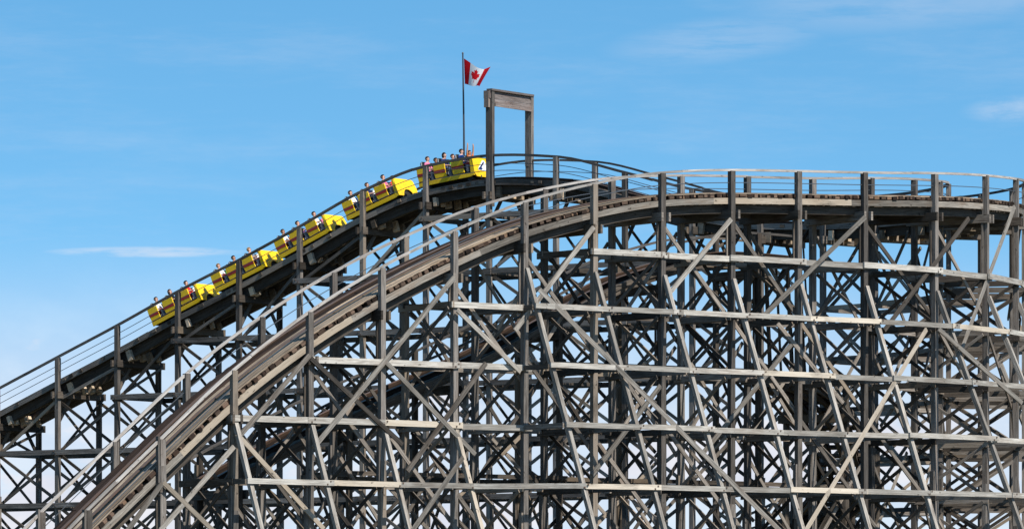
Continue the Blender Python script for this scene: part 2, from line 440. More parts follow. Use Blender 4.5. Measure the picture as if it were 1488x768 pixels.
POSTW = 0.205
def bent(st, levels, wood_post, wood_brace, half=HALF, cap=True, rail=True, tall=None, dens=1.0):
    s, zd, zr, d = st['s'], st['zd'], st['zr'], st['d']; pl, pr = st['pl'], st['pr']
    lf = (pl-pr).normalized(); d3 = Vector((d.x, d.y, 0)); l3 = Vector((lf.x, lf.y, 0))
    top = zr if rail else zd-0.25
    lat = MB()
    lv = [z for z in levels if z < zd-1.15]
    ext = 0.18
    for z in lv:
        a = V3(pl, z)+l3*ext; b = V3(pr, z)-l3*ext
        sd = 0.16
        lat.beam(a+d3*sd, b+d3*sd, 0.075, 0.22, jit=0.012)
        if random.random() < dens*0.5: lat.beam(a-d3*sd, b-d3*sd, 0.075, 0.22, jit=0.012)
    # sway braces
    zs_ = [zd-0.75]+lv+[0.15]
    i = 0
    while i < len(zs_)-1:
        z1 = zs_[i]; z0 = zs_[i+1]
        if z1-z0 > 0.9 and not (i == 0 and st['where'] in ('front', 'turn')):
            if random.random() < dens: lat.beam(V3(pl, z1-0.08)+d3*0.24, V3(pr, z0+0.08)+d3*0.24, 0.05, 0.125, jit=0.04)
            if random.random() < dens: lat.beam(V3(pr, z1-0.08)-d3*0.24, V3(pl, z0+0.08)-d3*0.24, 0.05, 0.125, jit=0.04)
        i += 1
    # bent cap and knee braces
    if cap:
        a = V3(pl, zd-0.72)+l3*0.25; b = V3(pr, zd-0.72)-l3*0.25
        lat.beam(a+d3*0.165, b+d3*0.165, 0.09, 0.32); lat.beam(a-d3*0.165, b-d3*0.165, 0.09, 0.32); lat.beam((a+b)/2-d3*0.17, (a+b)/2+d3*0.17, 0.2, 0.2)
        if st['where'] == 'lift':
            lat.beam(V3(pl, zd-2.0)-l3*0.05, V3(pl, zd-0.8)-l3*0.95, 0.08, 0.16)
            lat.beam(V3(pr, zd-2.0)+l3*0.05, V3(pr, zd-0.8)+l3*0.95, 0.08, 0.16)
    if lv or st['where'] != 'lift': lat.beam(V3(pl, (lv[0] if lv else zd-1.2)-0.2)+d3*0.16-l3*0.08, V3(pl, zd-0.6)+d3*0.16-l3*0.08, 0.06, 0.07, up=l3)
    o = part(lat, 'support_bent', wood_brace)
    pw = POSTW if st['where'] != 'low' else 0.18
    for side, p in ((1, pl), (-1, pr)):
        m = MB(); tz_ = top + random.uniform(0.0, 0.05)
        if tall: tz_ = tall
        # two sticks lapped: the lower one a little stouter
        zj = min(random.uniform(4.5, 8.5), tz_-0.9)
        m.beam(V3(p, zj), V3(p, tz_), pw, pw, up=l3, jit=0.006)
        m.beam(V3(p, 0.0), V3(p, zj), pw+0.02, pw+0.02, up=l3)
        for zz in (zj-0.5, zj+0.5): m.beam(V3(p, zz-0.5)+d3*(POSTW/2+0.045), V3(p, zz+0.5)+d3*(POSTW/2+0.045), 0.17, 0.08, up=d3)
        subpart(m, 'post', wood_post, o)
    if st.get('rk'):
        z1 = st['rk']; sd = 1
        a = V3(pl, z1)+l3*0.10; b = V3(pl, 0.0)+l3*(0.17+z1*RAKE)
        m = MB(); m.beam(a, b, 0.15, 0.17, up=l3, jit=0.02)
        subpart(m, 'raking_leg', MT['rake'], o)
        for z in [q for q in FLEV if q < z1-0.6]:
            t = MB(); t.beam(V3(pl, z)+d3*0.13, V3(pl, z)+l3*(0.1+(z1-z)*RAKE)+d3*0.13, 0.06, 0.18, jit=0.02)
            subpart(t, 'outrigger_tie', MT['brace'], o)
    return o
for st in STAT:
    if st['where'] == 'lift':
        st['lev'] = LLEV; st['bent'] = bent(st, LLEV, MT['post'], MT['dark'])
    else:
        st['lev'] = FLEV; st['bent'] = bent(st, FLEV, MT['post'], MT['brace'] if random.random() < 0.6 else MT['dark'])

# long horizontal ledgers: one board run per level and per side
def ledger_run(pts, w, h, m, name='ledger', jit=0.012, stagger=True):
    """Planks lapped end to end through pts."""
    mb = MB(); i = 0
    while i < len(pts)-1:
        n = random.choice((1, 2)) if stagger else 1
        j = min(len(pts)-1, i+n)
        # a plank spans bays i..j but follows the corner posts
        for q in range(i, j):
            a, b = Vector(pts[q]), Vector(pts[q+1]); dd = (b-a).normalized()
            e0 = 0.22 if q == i else 0.0; e1 = 0.22 if q+1 == j else 0.0
            oz = Vector((0, 0, 0.035*((i//1) % 2)))
            lap = Vector((-dd.y, dd.x, 0))*(0.03 if (i % 2) else -0.03)
            mb.beam(a-dd*e0+oz+lap, b+dd*e1+oz+lap, w, h, jit=jit)
            nn_ = Vector((-dd.y, dd.x, 0)).normalized()
            for (bx, bz) in ((-0.07, 0.05), (0.06, -0.05)):
                c_ = a+dd*bx+oz+lap+Vector((0, 0, bz)); mb.beam(c_-nn_*(w/2+0.022), c_+nn_*(w/2+0.022), 0.05, 0.05, mi=1)
        i = j
    return part(mb, name, [m, MT['steel']])
def runs(seq, ok):
    cur = []
    for st in seq:
        if ok(st): cur.append(st)
        else:
            if len(cur) > 1: yield cur
            cur = []
    if len(cur) > 1: yield cur
seqF = [st for st in STAT if st['where'] in ('turn', 'front')]
seqL = [st for st in STAT if st['where'] == 'lift']
def edge(st, side, extra, z):
    p = st['pl'] if side > 0 else st['pr']; d = st['d']; l = Vector((-d.y, d.x))*side
    return V3(p + l*extra, z)
for zi, z in enumerate(FLEV):
    for run in runs(seqF, lambda st: z < st['zd']-(1.1 if zi == 0 else 0.55)):
        cov = [bool(st['rk'] and z < st['rk']-0.35) for st in run]
        keep = [id(run[q]) for q in range(len(run)) if not cov[q] or (q+1 < len(run) and not cov[q+1])]
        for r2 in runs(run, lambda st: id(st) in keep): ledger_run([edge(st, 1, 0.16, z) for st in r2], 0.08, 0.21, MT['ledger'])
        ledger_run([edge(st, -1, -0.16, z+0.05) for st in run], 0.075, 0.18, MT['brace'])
    for run in runs(seqF, lambda st: st['rk'] and z < st['rk']-0.35):
        ledger_run([edge(st, 1, 0.17+0.16+(st['rk']-z)*RAKE, z) for st in run], 0.08, 0.185, MT['ledger'])
for z in LLEV:
    for run in runs(seqL, lambda st: z < st['zd']-0.95):
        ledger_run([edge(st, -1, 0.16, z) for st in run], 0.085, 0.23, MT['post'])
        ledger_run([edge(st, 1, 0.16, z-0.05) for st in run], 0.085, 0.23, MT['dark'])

# diagonal braces along the outer face: those that show largest are single parts, the rest one
rest = MB()
def brace_at(a, b, m, single, w=0.06, h=0.145, label=None):
    if single:
        mb = MB(); mb.beam(a, b, w, h, jit=0.015); o = part(mb, 'diagonal_brace', m)
        if label: o['label'] = label
    else: rest.beam(a, b, w, h, jit=0.03)
fr = [st for st in seqF if st['s'] > s_ap-6]           # runs from the turn's end down the drop (to the left)
for i, st in enumerate(fr):
    if i+1 < len(fr):
        nb = fr[i+1]
        # darker ones falling to the right behind the posts: head of the left bent to the foot of the right one
        z1 = nb['zd']-0.8; k = 0
        while z1 > 2.5:
            z0 = max(0.2, z1-3.4)
            if (i+k) % 3 != 2: brace_at(edge(nb, 1, -0.17, z1), edge(st, 1, -0.17, z0), MT['brace'], k < 2 and i % 2 == 0)
            z1 -= 3.6; k += 1
        z1 = min(nb['zd'], st['zd'])-0.9
        while z1 > 1.0:                                  # inner face: a cross in every bay
            z0 = max(0.2, z1-4.0)
            rest.beam(edge(nb, -1, 0.17, z1), edge(st, -1, 0.17, z0), 0.055, 0.125, jit=0.06)
            rest.beam(edge(st, -1, 0.25, z1), edge(nb, -1, 0.25, z0), 0.055, 0.125, jit=0.06)
            z1 -= 4.26
def face_point(px, y, raker=True):
    """Point on the outer face of the drop side at a surveyed bearing and row."""
    q = s_for(px, HALF, s_ap, S2+70); out_ = 0.27
    for _ in range(6):
        q = s_for(px, HALF+out_, s_ap, S2+70); p, d = plan(q, HALF+out_); z = z_of(y, p.y)
        st = min(STAT, key=lambda t: abs(t['s']-q))
        out_ = 0.27
        if raker and st['rk'] and z < st['rk']-0.3: out_ = 0.42+(st['rk']-z)*RAKE
    return V3(p, z)
OUTER = [((863, 330), (748, 480), 0), ((1062, 318), (972, 426), 0), ((1257, 315), (1106, 462), 0), ((1408, 317), (1285, 480), 0), ((1346, 478), (1171, 770), 1), ((1474, 300), (1398, 505), 0),
         ((660, 403), (456, 650), 0), ((706, 527), (592, 684), 0), ((673, 664), (598, 772), 1), ((340, 648), (233, 770), 0), ((235, 702), (184, 772), 0), ((450, 516), (345, 636), 0), ((1150, 500), (1020, 660), 0), ((960, 560), (860, 690), 0),
         ((784, 420), (1135, 772), 1), ((452, 520), (585, 645), 0), ((344, 630), (470, 768), 0), ((237, 700), (330, 790), 0), ((1364, 478), (1485, 585), 1), ((1130, 470), (1225, 585), 0), ((664, 450), (756, 540), 0), ((560, 525), (690, 660), 0)]
for k, (a, b, rkp) in enumerate(OUTER):
    pa = face_point(*a, raker=bool(rkp)); pb2 = face_point(*b, raker=bool(rkp))
    mb = MB(); mb.beam(pa, pb2, 0.065, 0.16, jit=0.01)
    part(mb, 'diagonal_brace', MT['rake'] if k % 4 != 3 else MT['brace'])
for st, nb in zip(STAT, STAT[1:]):
    if nb['s'] > s_ap-5: continue
    lev = [z for z in LLEV if z < min(st['zd'], nb['zd'])-0.8]
    zs_ = [None]+lev
    for k in range(len(lev)):
        zt = lev[k]; zb_ = lev[k+1] if k+1 < len(lev) else 0.2
        for side, ex in ((-1, -0.17), (1, 0.2)):
            if zt-zb_ < 0.8 or (side == 1 and px_of(st['pr']) > 500): continue
            big = side == -1 and k < 5 and st['where'] == 'lift' and px_of(st['pr']) < 560
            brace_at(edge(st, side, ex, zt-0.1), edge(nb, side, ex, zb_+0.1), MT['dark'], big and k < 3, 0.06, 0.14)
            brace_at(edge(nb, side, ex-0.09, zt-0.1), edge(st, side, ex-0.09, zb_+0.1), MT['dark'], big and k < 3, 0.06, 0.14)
    # struts from the deck to the first ledger
    if lev and st['zd'] < nb['zd']-0.3:
        brace_at(edge(st, -1, -0.17, lev[0]), edge(nb, -1, -0.17, nb['zd']-0.8), MT['dark'], False)

# ---------------------------------------------------------------- track
def build_track(s0, s1, zf, half, bents, mats, label, planoff=0.0, side_depth=None, tie_z=-0.12, pitch=0.48, block='tan', near_mat=None, walks=((0.86, 0.99), (1.03, 1.16), (1.20, 1.34))):
    fr_ = frames(s0, s1, 0.5, zf, planoff)
    ties = MB(); tmat, rmat, wmat, emat = mats
    s = s0
    n = int((s1-s0)/pitch)
    for i in range(n):
        s = s0+i*pitch+random.uniform(-0.07, 0.07)
        (p, lf, up), = frames(s, s, 1, zf, planoff)[:1]
        w_ = half-0.15+random.uniform(0, 0.15)
        fwd = lf.cross(up)
        q = p + up*(tie_z+random.uniform(-0.015, 0.015))
        ties.beam(q+lf*w_, q-lf*(w_+random.uniform(-0.06, 0.06)), random.uniform(0.13, 0.25), 0.13, up=up)
    if pitch > 0.6: ties.sweep(fr_, -0.06, 0.06, tie_z-0.2, tie_z-0.03)
    tr = part(ties, 'track', tmat, label=label)
    for l in (-1.12, -0.55, 0.55, 1.12):
        m = MB(); dp = (0.66 if abs(l) > 1 else 0.52) if pitch < 0.6 else 0.36
        m.sweep(fr_, l-0.06, l+0.06, -dp, tie_z-0.07); subpart(m, 'stringer', MT['dark'], tr)
    for l in (-0.55, 0.55):
        m = MB()
        for k in range(3): m.sweep(fr_, l-0.10+0.01*k, l+0.10-0.01*k, -0.15+0.09*k, -0.065+0.09*k)
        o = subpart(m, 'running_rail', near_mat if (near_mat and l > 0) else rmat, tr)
        m = MB(); m.sweep(fr_, l-0.09, l+0.09, 0.12, 0.14)
        subpart(m, 'rail_strip', MT['steel'], tr)
    for sd in (-1, 1):
        m = MB(); zup = 0.045+tie_z+0.07 if near_mat else 0.0
        # walk boards in short lengths with gaps
        for (a, b) in walks:
            b = min(b, half-0.16)
            if b-a < 0.05: continue
            i = 0
            while i < len(fr_)-1:
                j = min(len(fr_)-1, i+random.randint(6, 10))
                off = random.uniform(-0.012, 0.012)
                m.sweep(fr_[i:j+1], sd*a if sd > 0 else -b, sd*b if sd > 0 else -a, -0.052+off+zup, -0.008+off+zup)
                i = j
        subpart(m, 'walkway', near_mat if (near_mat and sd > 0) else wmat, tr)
        m = MB()
        i = 0
        while i < len(fr_)-1:                              # edge boards, butted, none quite level with the next
            j = min(len(fr_)-1, i+random.randint(8, 14))
            off = random.uniform(-0.012, 0.012); lo = half-0.13+random.uniform(-0.006, 0.006)
            for (za_, zb2) in side_depth:
                m.sweep(fr_[i:j+1], lo if sd > 0 else -lo-0.07, lo+0.07 if sd > 0 else -lo, za_+off, zb2+off)
            i = j
        subpart(m, 'edge_beam', emat, tr)
    if not bents: return tr
    # packers under the stringers at each bent, each a block of its own
    for st in bents:
        (p, lf, up), = frames(st['s'], st['s'], 1, zf, planoff)[:1]
        fwd = lf.cross(up)
        for l in (-1.28, -0.85, -0.28, 0.28, 0.85):
            m = MB(); e = random.uniform(0.08, 0.16)
            c = p + lf*(l+random.uniform(-0.08, 0.08)) + up*(-0.52-random.uniform(0, 0.08)) + fwd*(0.30+random.uniform(0, 0.1))
            m.beam(c-fwd*e, c+fwd*e, random.uniform(0.13, 0.22), random.uniform(0.36, 0.5), up=up)
            subpart(m, 'packing_block', MT[block], tr)
    return tr
s_mid = apex
build_track(S_START, s_mid, DECK, HALF, [st for st in STAT if st['s'] < s_mid], (MT['dark'], MT['blackish'], MT['dark'], MT['post']),
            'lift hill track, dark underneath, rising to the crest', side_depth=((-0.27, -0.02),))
build_track(s_mid+0.002, S_END, DECK, HALF, [], (MT['blackish'], MT['blackish'], MT['blackish'], MT['deckedge']),
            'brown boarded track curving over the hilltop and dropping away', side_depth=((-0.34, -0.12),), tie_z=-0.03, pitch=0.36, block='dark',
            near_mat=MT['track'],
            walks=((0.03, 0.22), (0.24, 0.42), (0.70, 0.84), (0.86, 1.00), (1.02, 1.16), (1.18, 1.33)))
m = MB(); s = s_mid+0.1                                    # reddish tie ends showing along the near edge
while s < S_END:
    p, lf, up = frames(s, s, 1, DECK)[0]; q = p+up*(-0.03+random.uniform(-0.02, 0.02)); a_ = HALF-0.13+random.uniform(0.0, 0.09)
    m.beam(q+lf*(a_-0.3), q+lf*a_, random.uniform(0.14, 0.28), random.uniform(0.08, 0.12), up=up)
    s += random.uniform(0.24, 0.44)
tag(part(m, 'tie_ends', MT['tie']), kind='stuff')
# hand rails
def handrail(s0, s1, off, zf, m, w=0.09, h=0.085, cable=True, cable_z=(0.36,), bot=0.0, step=0.6):
    mb = MB(); ff = frames(s0, s1, step, zf, off)
    i = 0
    while i < len(ff)-1:
        j = min(len(ff)-1, i+random.randint(6, 11)); o_ = random.uniform(-0.012, 0.012)
        mb.sweep(ff[i:j+1], -w/2+o_, w/2+o_, o_, h+o_); i = j
    o = part(mb, 'handrail', m)
    for cz in cable_z:
        c = MB(); c.tube([p-up*cz for p, lf, up in ff], 0.016, 5)
        subpart(c, 'guard_cable', MT['cable'], o)
    return o
RZ = lambda s: RAILZ(s)
handrail(S_START, apex, -HALF, RZ, MT['darkrail'], 0.09, 0.11, cable_z=(0.32, 0.62))
handrail(S_START, apex, HALF, RZ, MT['darkrail'], 0.09, 0.09, cable_z=(0.45,))
handrail(apex+0.002, S_END, HALF, RZ, MT['rail'], 0.10, 0.085, cable_z=(0.42,))
handrail(apex+0.002, S_END, -HALF, RZ, MT['rail'], 0.10, 0.085, cable_z=(0.42,))

# ---------------------------------------------------------------- lower track folded inside the first one
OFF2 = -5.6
def plan2(s, off=0.0): return plan(s, OFF2+off)
k2 = []
for px, y in ((1180, 384), (1057, 372), (897, 405), (820, 442), (683, 516), (476, 607), (300, 700), (150, 790)):
    f = lambda s: px_of(plan2(s)[0])-px
    lo, hi = S2-8, S2+70
    for _ in range(50):
        mm = (lo+hi)/2
        if f(mm) > 0: lo = mm
        else: hi = mm
    k2.append((lo, max(2.0, z_of(y, plan2(lo)[0].y))))
zt2 = k2[0][1]
k2 = [(S1-34, 2.2), (S1-22, 3.2), (S1-10, 4.6), (S1, 6.0), (apex, 8.6), (S2-3, 12.2)] + k2
DECK2 = spline([a for a, b in k2], [b for a, b in k2])
H2 = 1.3
seq2 = []
s = S1-30
while s < k2[-2][0]:
    r_ = (RC+OFF2)/RC if S1 < s < S2 else 1.0
    pl, d = plan2(s, H2); pr, _ = plan2(s, -H2)
    zd = DECK2(s)
    st = dict(s=s, zr=zd+0.75, zd=zd, where='low', pl=pl, pr=pr, d=d, rk=None); seq2.append(st)
    s += 4.7/r_
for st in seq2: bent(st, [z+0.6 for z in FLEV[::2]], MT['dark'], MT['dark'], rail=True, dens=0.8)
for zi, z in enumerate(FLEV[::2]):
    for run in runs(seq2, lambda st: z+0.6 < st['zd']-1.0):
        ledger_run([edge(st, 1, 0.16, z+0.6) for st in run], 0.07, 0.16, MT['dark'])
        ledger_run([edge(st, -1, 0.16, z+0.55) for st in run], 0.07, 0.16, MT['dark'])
for st, nb in zip(seq2, seq2[1:]):
    z1 = min(st['zd'], nb['zd'])-0.9
    while z1 > 1.2:
        z0 = max(0.2, z1-4.0)
        rest.beam(edge(st, 1, -0.17, z1), edge(nb, 1, -0.17, z0), 0.055, 0.125, jit=0.06); rest.beam(edge(nb, 1, -0.25, z1), edge(st, 1, -0.25, z0), 0.055, 0.125, jit=0.06)
        z1 -= 4.4
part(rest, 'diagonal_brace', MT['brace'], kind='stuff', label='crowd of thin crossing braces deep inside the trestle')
build_track(seq2[0]['s']-0.5, seq2[-1]['s']+0.5, DECK2, H2, [], (MT['dark'], MT['blackish'], MT['dark'], MT['dark']),
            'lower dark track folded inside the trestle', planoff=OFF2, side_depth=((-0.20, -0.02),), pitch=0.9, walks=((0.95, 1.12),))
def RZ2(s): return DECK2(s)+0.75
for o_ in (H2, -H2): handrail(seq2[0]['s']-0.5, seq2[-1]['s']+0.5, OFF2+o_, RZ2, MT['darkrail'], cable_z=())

# ---------------------------------------------------------------- portal over the crest
stp = min((st for st in STAT if st['where'] == 'lift'), key=lambda st: abs(px_of(st['pr'])-711))
zp = z_of(131.5, stp['pr'].y)
pl, pr, d = stp['pl'], stp['pr'], stp['d']; d3 = Vector((d.x, d.y, 0)); l3 = Vector((-d.y, d.x, 0))
mb = MB()
zb0 = stp['zr']
mb.beam(V3(pl, zp+0.02)+l3*0.08+d3*0.10, V3(pr, zp+0.02)-l3*0.14+d3*0.10, 0.30, 0.09); mb.beam(V3(pr, zp-0.35)-l3*0.16, V3(pr, zp-0.02)-l3*0.16, 0.3, 0.12, up=l3)
mb.beam(V3(pr, zp-0.75)-l3*0.18, V3(pr, zp-0.05)-l3*0.18, 0.24, 0.12, up=l3)
po = part(mb, 'portal_frame', MT['panel'], label='tall timber portal standing astride the crest')
for p in (pl, pr):
    mb = MB(); mb.beam(V3(p, stp['zd']-1.2)+d3*0.165, V3(p, zp-0.02)+d3*0.165, 0.20, 0.10, up=d3); mb.beam(V3(p, zb0-0.2), V3(p, zp-0.03), 0.225, 0.222, up=l3)
    subpart(mb, 'portal_post', MT['post'], po)
mb = MB()
for k, (a, b) in enumerate(((0.06, 0.2), (0.21, 0.37), (0.38, 0.54), (0.55, 0.70))):
    q = 0.12 if k == 0 else (0.20 if k < 3 else 0.24)
    mb.beam(V3(pl, zp-(a+b)/2)-l3*0.1+d3*q, V3(pr, zp-(a+b)/2)+l3*0.1+d3*q, 0.05, b-a)
mb.beam(V3(pl, zp-0.10)-l3*0.12+d3*0.02, V3(pl, zp-0.72)-l3*0.12+d3*0.02, 0.16, 0.1, up=l3)
subpart(mb, 'sign_panel', MT['panel'], po)

# ---------------------------------------------------------------- flagpole and flag
sf = s_for(672.5, HALF, -30, 20); pf, _ = plan(sf, HALF+0.12)
pb = V3(pf, DECK(sf)-0.6); ztop = z_of(78, pf.y)
fp = empty('flagpole', pb)
tag(fp, 'thin dark flagpole behind the train with a red and white maple leaf flag flying', 'flagpole')
mb = MB(); mb.tube([(0, 0, 0), (-0.02, 0, (ztop-pb.z)*0.5), (-0.07, 0, ztop-pb.z)], 0.055, 8, r1=0.032)
mb.box((-0.18, -0.1, 0.1), (0.10, 0.1, 0.2)); mb.box((-0.18, -0.1, 0.6), (0.10, 0.1, 0.7))
po_ = mb.build('pole', MT['pole'], fp, smooth=False)
mb = MB(); mb.tube([(-0.07, 0, ztop-pb.z), (-0.07, 0, ztop-pb.z+0.06)], 0.05, 8, r1=0.03); mb.build('finial', MT['pole'], po_)
leaf = [(0, 1.0), (.14, .74), (.30, .82), (.22, .38), (.40, .58), (.46, .46), (.72, .50), (.64, .24), (.78, .16), (.42, -.14), (.48, -.32), (.06, -.26), (.05, -.70),
        (-.05, -.70), (-.06, -.26), (-.48, -.32), (-.42, -.14), (-.78, .16), (-.64, .24), (-.72, .50), (-.46, .46), (-.40, .58), (-.22, .38), (-.30, .82), (-.14, .74)]
def inside(x, y, poly):
    c = False; j = len(poly)-1
    for i in range(len(poly)):
        (xi, yi), (xj, yj) = poly[i], poly[j]
        if (yi > y) != (yj > y) and x < (xj-xi)*(y-yi)/(yj-yi)+xi: c = not c
        j = i
    return c
NU, NV = 84, 44
fm = MB(); K = pf.y/FPX
ul = Vector((0.05, 0, -7*K)); ll = Vector((0.09, 0, -44*K)); ur = Vector((41*K, -1.0, -28*K)); lr = Vector((25*K, -1.15, -53*K))
for j in range(NV+1):
    v = j/NV
    for i in range(NU+1):
        u = i/NU
        top_ = ul.lerp(ur, u); bot_ = ll.lerp(lr, u)
        p = top_.lerp(bot_, v)
        a = u*u*0+u
        ph = u*9.0+v*1.3
        p = p + Vector((math.sin(ph+1.2)*0.02*a, math.sin(ph)*0.13*a+math.sin(u*4+v*2.5)*0.10*a, math.cos(u*7.0-0.6+v*0.8)*0.07*a))
        p.z -= 0.10*math.sin(math.pi*u)*(1-v) - 0.16*max(0, u-0.72)*4*(1-v)*0.5
        fm.v.append(tuple(p))
for j in range(NV):
    for i in range(NU):
        u = (i+.5)/NU; v = (j+.5)/NV; A = j*(NU+1)+i
        red = u < 0.25 or u > 0.75 or inside((u-0.5)*2*1.12/0.5*0.5*2*0.92, (0.52-v)*2*1.18, leaf)
        fm.face((A, A+NU+1, A+NU+2, A+1), ((u, v),)*4, 0 if red else 1)
fl = fm.build('flag', [MT['flagred'], MT['flagwhite']], fp, smooth=True)
fl.location = (-0.07, 0, ztop-pb.z)

# ---------------------------------------------------------------- train
# car local axes: x forward, y left, z up from the top of the running rails
PAN = [(-1.66, -1.12), (-0.70, -0.10), (0.32, 0.92)]      # three side panels (rear to front), leg openings between them
def bev(o, w=0.02, seg=2):
    md = o.modifiers.new('edge', 'BEVEL'); md.width = w; md.segments = seg; md.limit_method = 'ANGLE'; md.angle_limit = R(40)
def make_car(lead):
    root = empty('coaster_car')
    b = MB()
    # lower skirt, floor, rear and inner bulkheads
    for sd in (-1, 1):
        y0, y1 = (0.69, 0.75) if sd > 0 else (-0.75, -0.69)
        b.prism([(-1.62, 0.22), (1.40, 0.20), (1.46, 0.40), (-1.64, 0.43)], 'y', y0, y1)
        for (a, c) in PAN:
            b.prism([(a+0.05, 0.46), (c+0.10, 0.46), (c+0.04, 0.72), (c+0.02, 1.12), (a-0.03, 1.14), (a-0.02, 0.78)], 'y', y0, y1)
    b.prism([(-0.69, 0.30), (0.69, 0.30), (0.69, 1.12), (0.55, 1.20), (-0.55, 1.20), (-0.69, 1.12)], 'x', -1.66, -1.60)
    body = b.build('body', MT['yellow'], root); bev(body, 0.015)
    f = MB(); f.box((-1.6, -0.69, 0.30), (1.40, 0.69, 0.36)); f.build('floor', MT['floor'], root)
    for sd in (-1, 1):
        y0, y1 = (0.751, 0.757) if sd > 0 else (-0.757, -0.751)
        for (a, c) in PAN:
            st = MB(); st.prism([(a+0.02, 0.70), (c+0.06, 0.66), (c+0.04, 0.83), (a+0.00, 0.84)], 'y', y0, y1); st.build('stripe', MT['red'], body)
    # nose: leaning front panel with an arched cut-out and short cheeks
    n = MB()
    def front_poly():
        if lead: return [(-0.75, 0.34), (-0.60, 0.18), (0.60, 0.18), (0.75, 0.34), (0.76, 1.02), (0.66, 1.14), (-0.66, 1.14), (-0.76, 1.02)]
        arch = [(0.36*math.cos(t), 0.24+0.36*math.sin(t)) for t in [math.pi*i/10 for i in range(10, -1, -1)]]
        return [(-0.75, 0.24)] + arch + [(0.75, 0.24), (0.78, 0.66), (0.72, 1.10), (0.62, 1.16), (-0.62, 1.16), (-0.72, 1.10), (-0.78, 0.66)]
    poly = front_poly(); k = len(n.v)
    def lean(z): return 1.60 - (max(0, z-0.45)*(0.10 if lead else 0.14))
    m_ = len(poly)
    for back in (0, 1):
        for (y, z) in poly: n.v.append((lean(z)-(0.05 if back else 0), y, z))
    n.face(tuple(range(k, k+m_)), [(p[0], p[1]) for p in poly]); n.face(tuple(reversed(range(k+m_, k+2*m_))), [(p[0], p[1]) for p in reversed(poly)])
    for i in range(m_):
        j = (i+1) % m_; n.face((k+i, k+m_+i, k+m_+j, k+j), ((0, 0),)*4)
    for sd in (-1, 1):
        y0, y1 = (0.70, 0.752) if sd > 0 else (-0.752, -0.70)
        n.prism([(1.36, 0.22), (lean(0.22)-0.04, 0.24), (lean(0.66)-0.04, 0.66), (lean(1.08)-0.04, 1.08), (1.36, 1.12)], 'y', y0, y1)
    n.beam((1.36, 0, 1.125), (lean(1.13)-0.03, 0, 1.125), 1.36, 0.03)
    nose = n.build('nose', MT['yellow'], root); bev(nose, 0.02)
    if not lead:
        a = MB(); a.box((1.44, -0.40, 0.20), (1.50, 0.40, 0.62)); a.build('wheel_arch', MT['floor'], nose)
    else:
        e = MB()
        def patch(pts, x, mi):
            k = len(e.v); h = 0.008
            for dx_ in (0, h):
                for (y, z) in pts: e.v.append((lean(z)+x+dx_, y, z))
            q = len(pts)
            e.face(tuple(range(k, k+q)), [(0, 0)]*q, mi); e.face(tuple(range(k+q, k+2*q)), [(0, 0)]*q, mi)
            for i in range(q): e.face((k+i, k+(i+1) % q, k+q+(i+1) % q, k+q+i), [(0, 0)]*4, mi)
        patch([(-0.44, 0.50), (0.40, 0.50), (0.36, 0.60), (0.12, 0.98), (-0.02, 1.00), (-0.16, 0.86), (-0.44, 0.58)], 0.001, 0)
        patch([(0.02, 0.94), (0.10, 0.92), (-0.30, 0.52), (-0.44, 0.54)], 0.011, 1)
        patch([(-0.27+0.15*math.cos(t), 0.58+0.06*math.sin(t)) for t in [2*math.pi*i/12 for i in range(12)]], 0.0115, 1)
        patch([(0.27+0.10*math.cos(t), 0.62+0.08*math.sin(t)) for t in [2*math.pi*i/12 for i in range(12)]], 0.011, 1)
        e.build('emblem', [MT['white'], MT['navy']], nose)
    for (a, c) in PAN:
        # bench, back, two headrests with a pale stripe, lap bar
        s_ = MB(); s_.box((a+0.20, -0.66, 0.42), (a+0.62, 0.66, 0.60)); s_.box((a+0.06, -0.66, 0.42), (a+0.20, 0.66, 1.16))
        seat = s_.build('seat', MT['grey'], root); bev(seat, 0.03)
        for y in (0.34, -0.34):
            h = MB(); h.prism([(a+0.04, 1.12), (a+0.20, 1.12), (a+0.17, 1.42), (a+0.12, 1.47), (a+0.05, 1.45), (a+0.0, 1.38)], 'y', y-0.13, y+0.13)
            ho = h.build('headrest', MT['black'], seat); bev(ho, 0.03)
            w_ = MB(); w_.box((a+0.07, y-0.135, 1.16), (a+0.125, y+0.135, 1.43)); w_.build('headrest_stripe', MT['white'], seat)
        g_ = MB(); g_.prism([(c+0.24, 0.46), (c+0.36, 0.46), (c+0.30, 0.74), (c+0.20, 0.84)], 'y', -0.735, 0.735)
        g_.build('dashboard', MT['grey'], root)
        l_ = MB(); l_.tube([(a+0.70, -0.66, 0.45), (a+0.66, -0.62, 0.84), (a+0.66, 0.62, 0.84), (a+0.70, 0.66, 0.45)], 0.028, 8)
        l_.build('lap_bar', MT['black'], root)
    for x in (-1.2, 1.2):
        for y in (0.55, -0.55):
            w_ = MB(); w_.tube([(x, y-0.06, 0.17), (x, y+0.06, 0.17)], 0.16, 16); w_.build('wheel', MT['black'], root)
    ch = MB(); ch.box((-1.75, -0.30, 0.13), (1.60, -0.22, 0.27)); ch.box((-1.75, 0.22, 0.13), (1.60, 0.30, 0.27)); ch.box((-2.05, -0.05, 0.16), (-1.7, 0.05, 0.24)); ch.box((-1.3, -0.5, 0.12), (-1.1, 0.5, 0.22)); ch.box((1.1, -0.5, 0.12), (1.3, 0.5, 0.22))
    ch.build('chassis', MT['floor'], root)
    return root
def copy_tree(o, parent=None):
    c = o.copy(); COL.objects.link(c); c.parent = parent
    for ch in o.children: copy_tree(ch, c)
    return c
CAR_X, CAR_Z = 0.95, 0.93
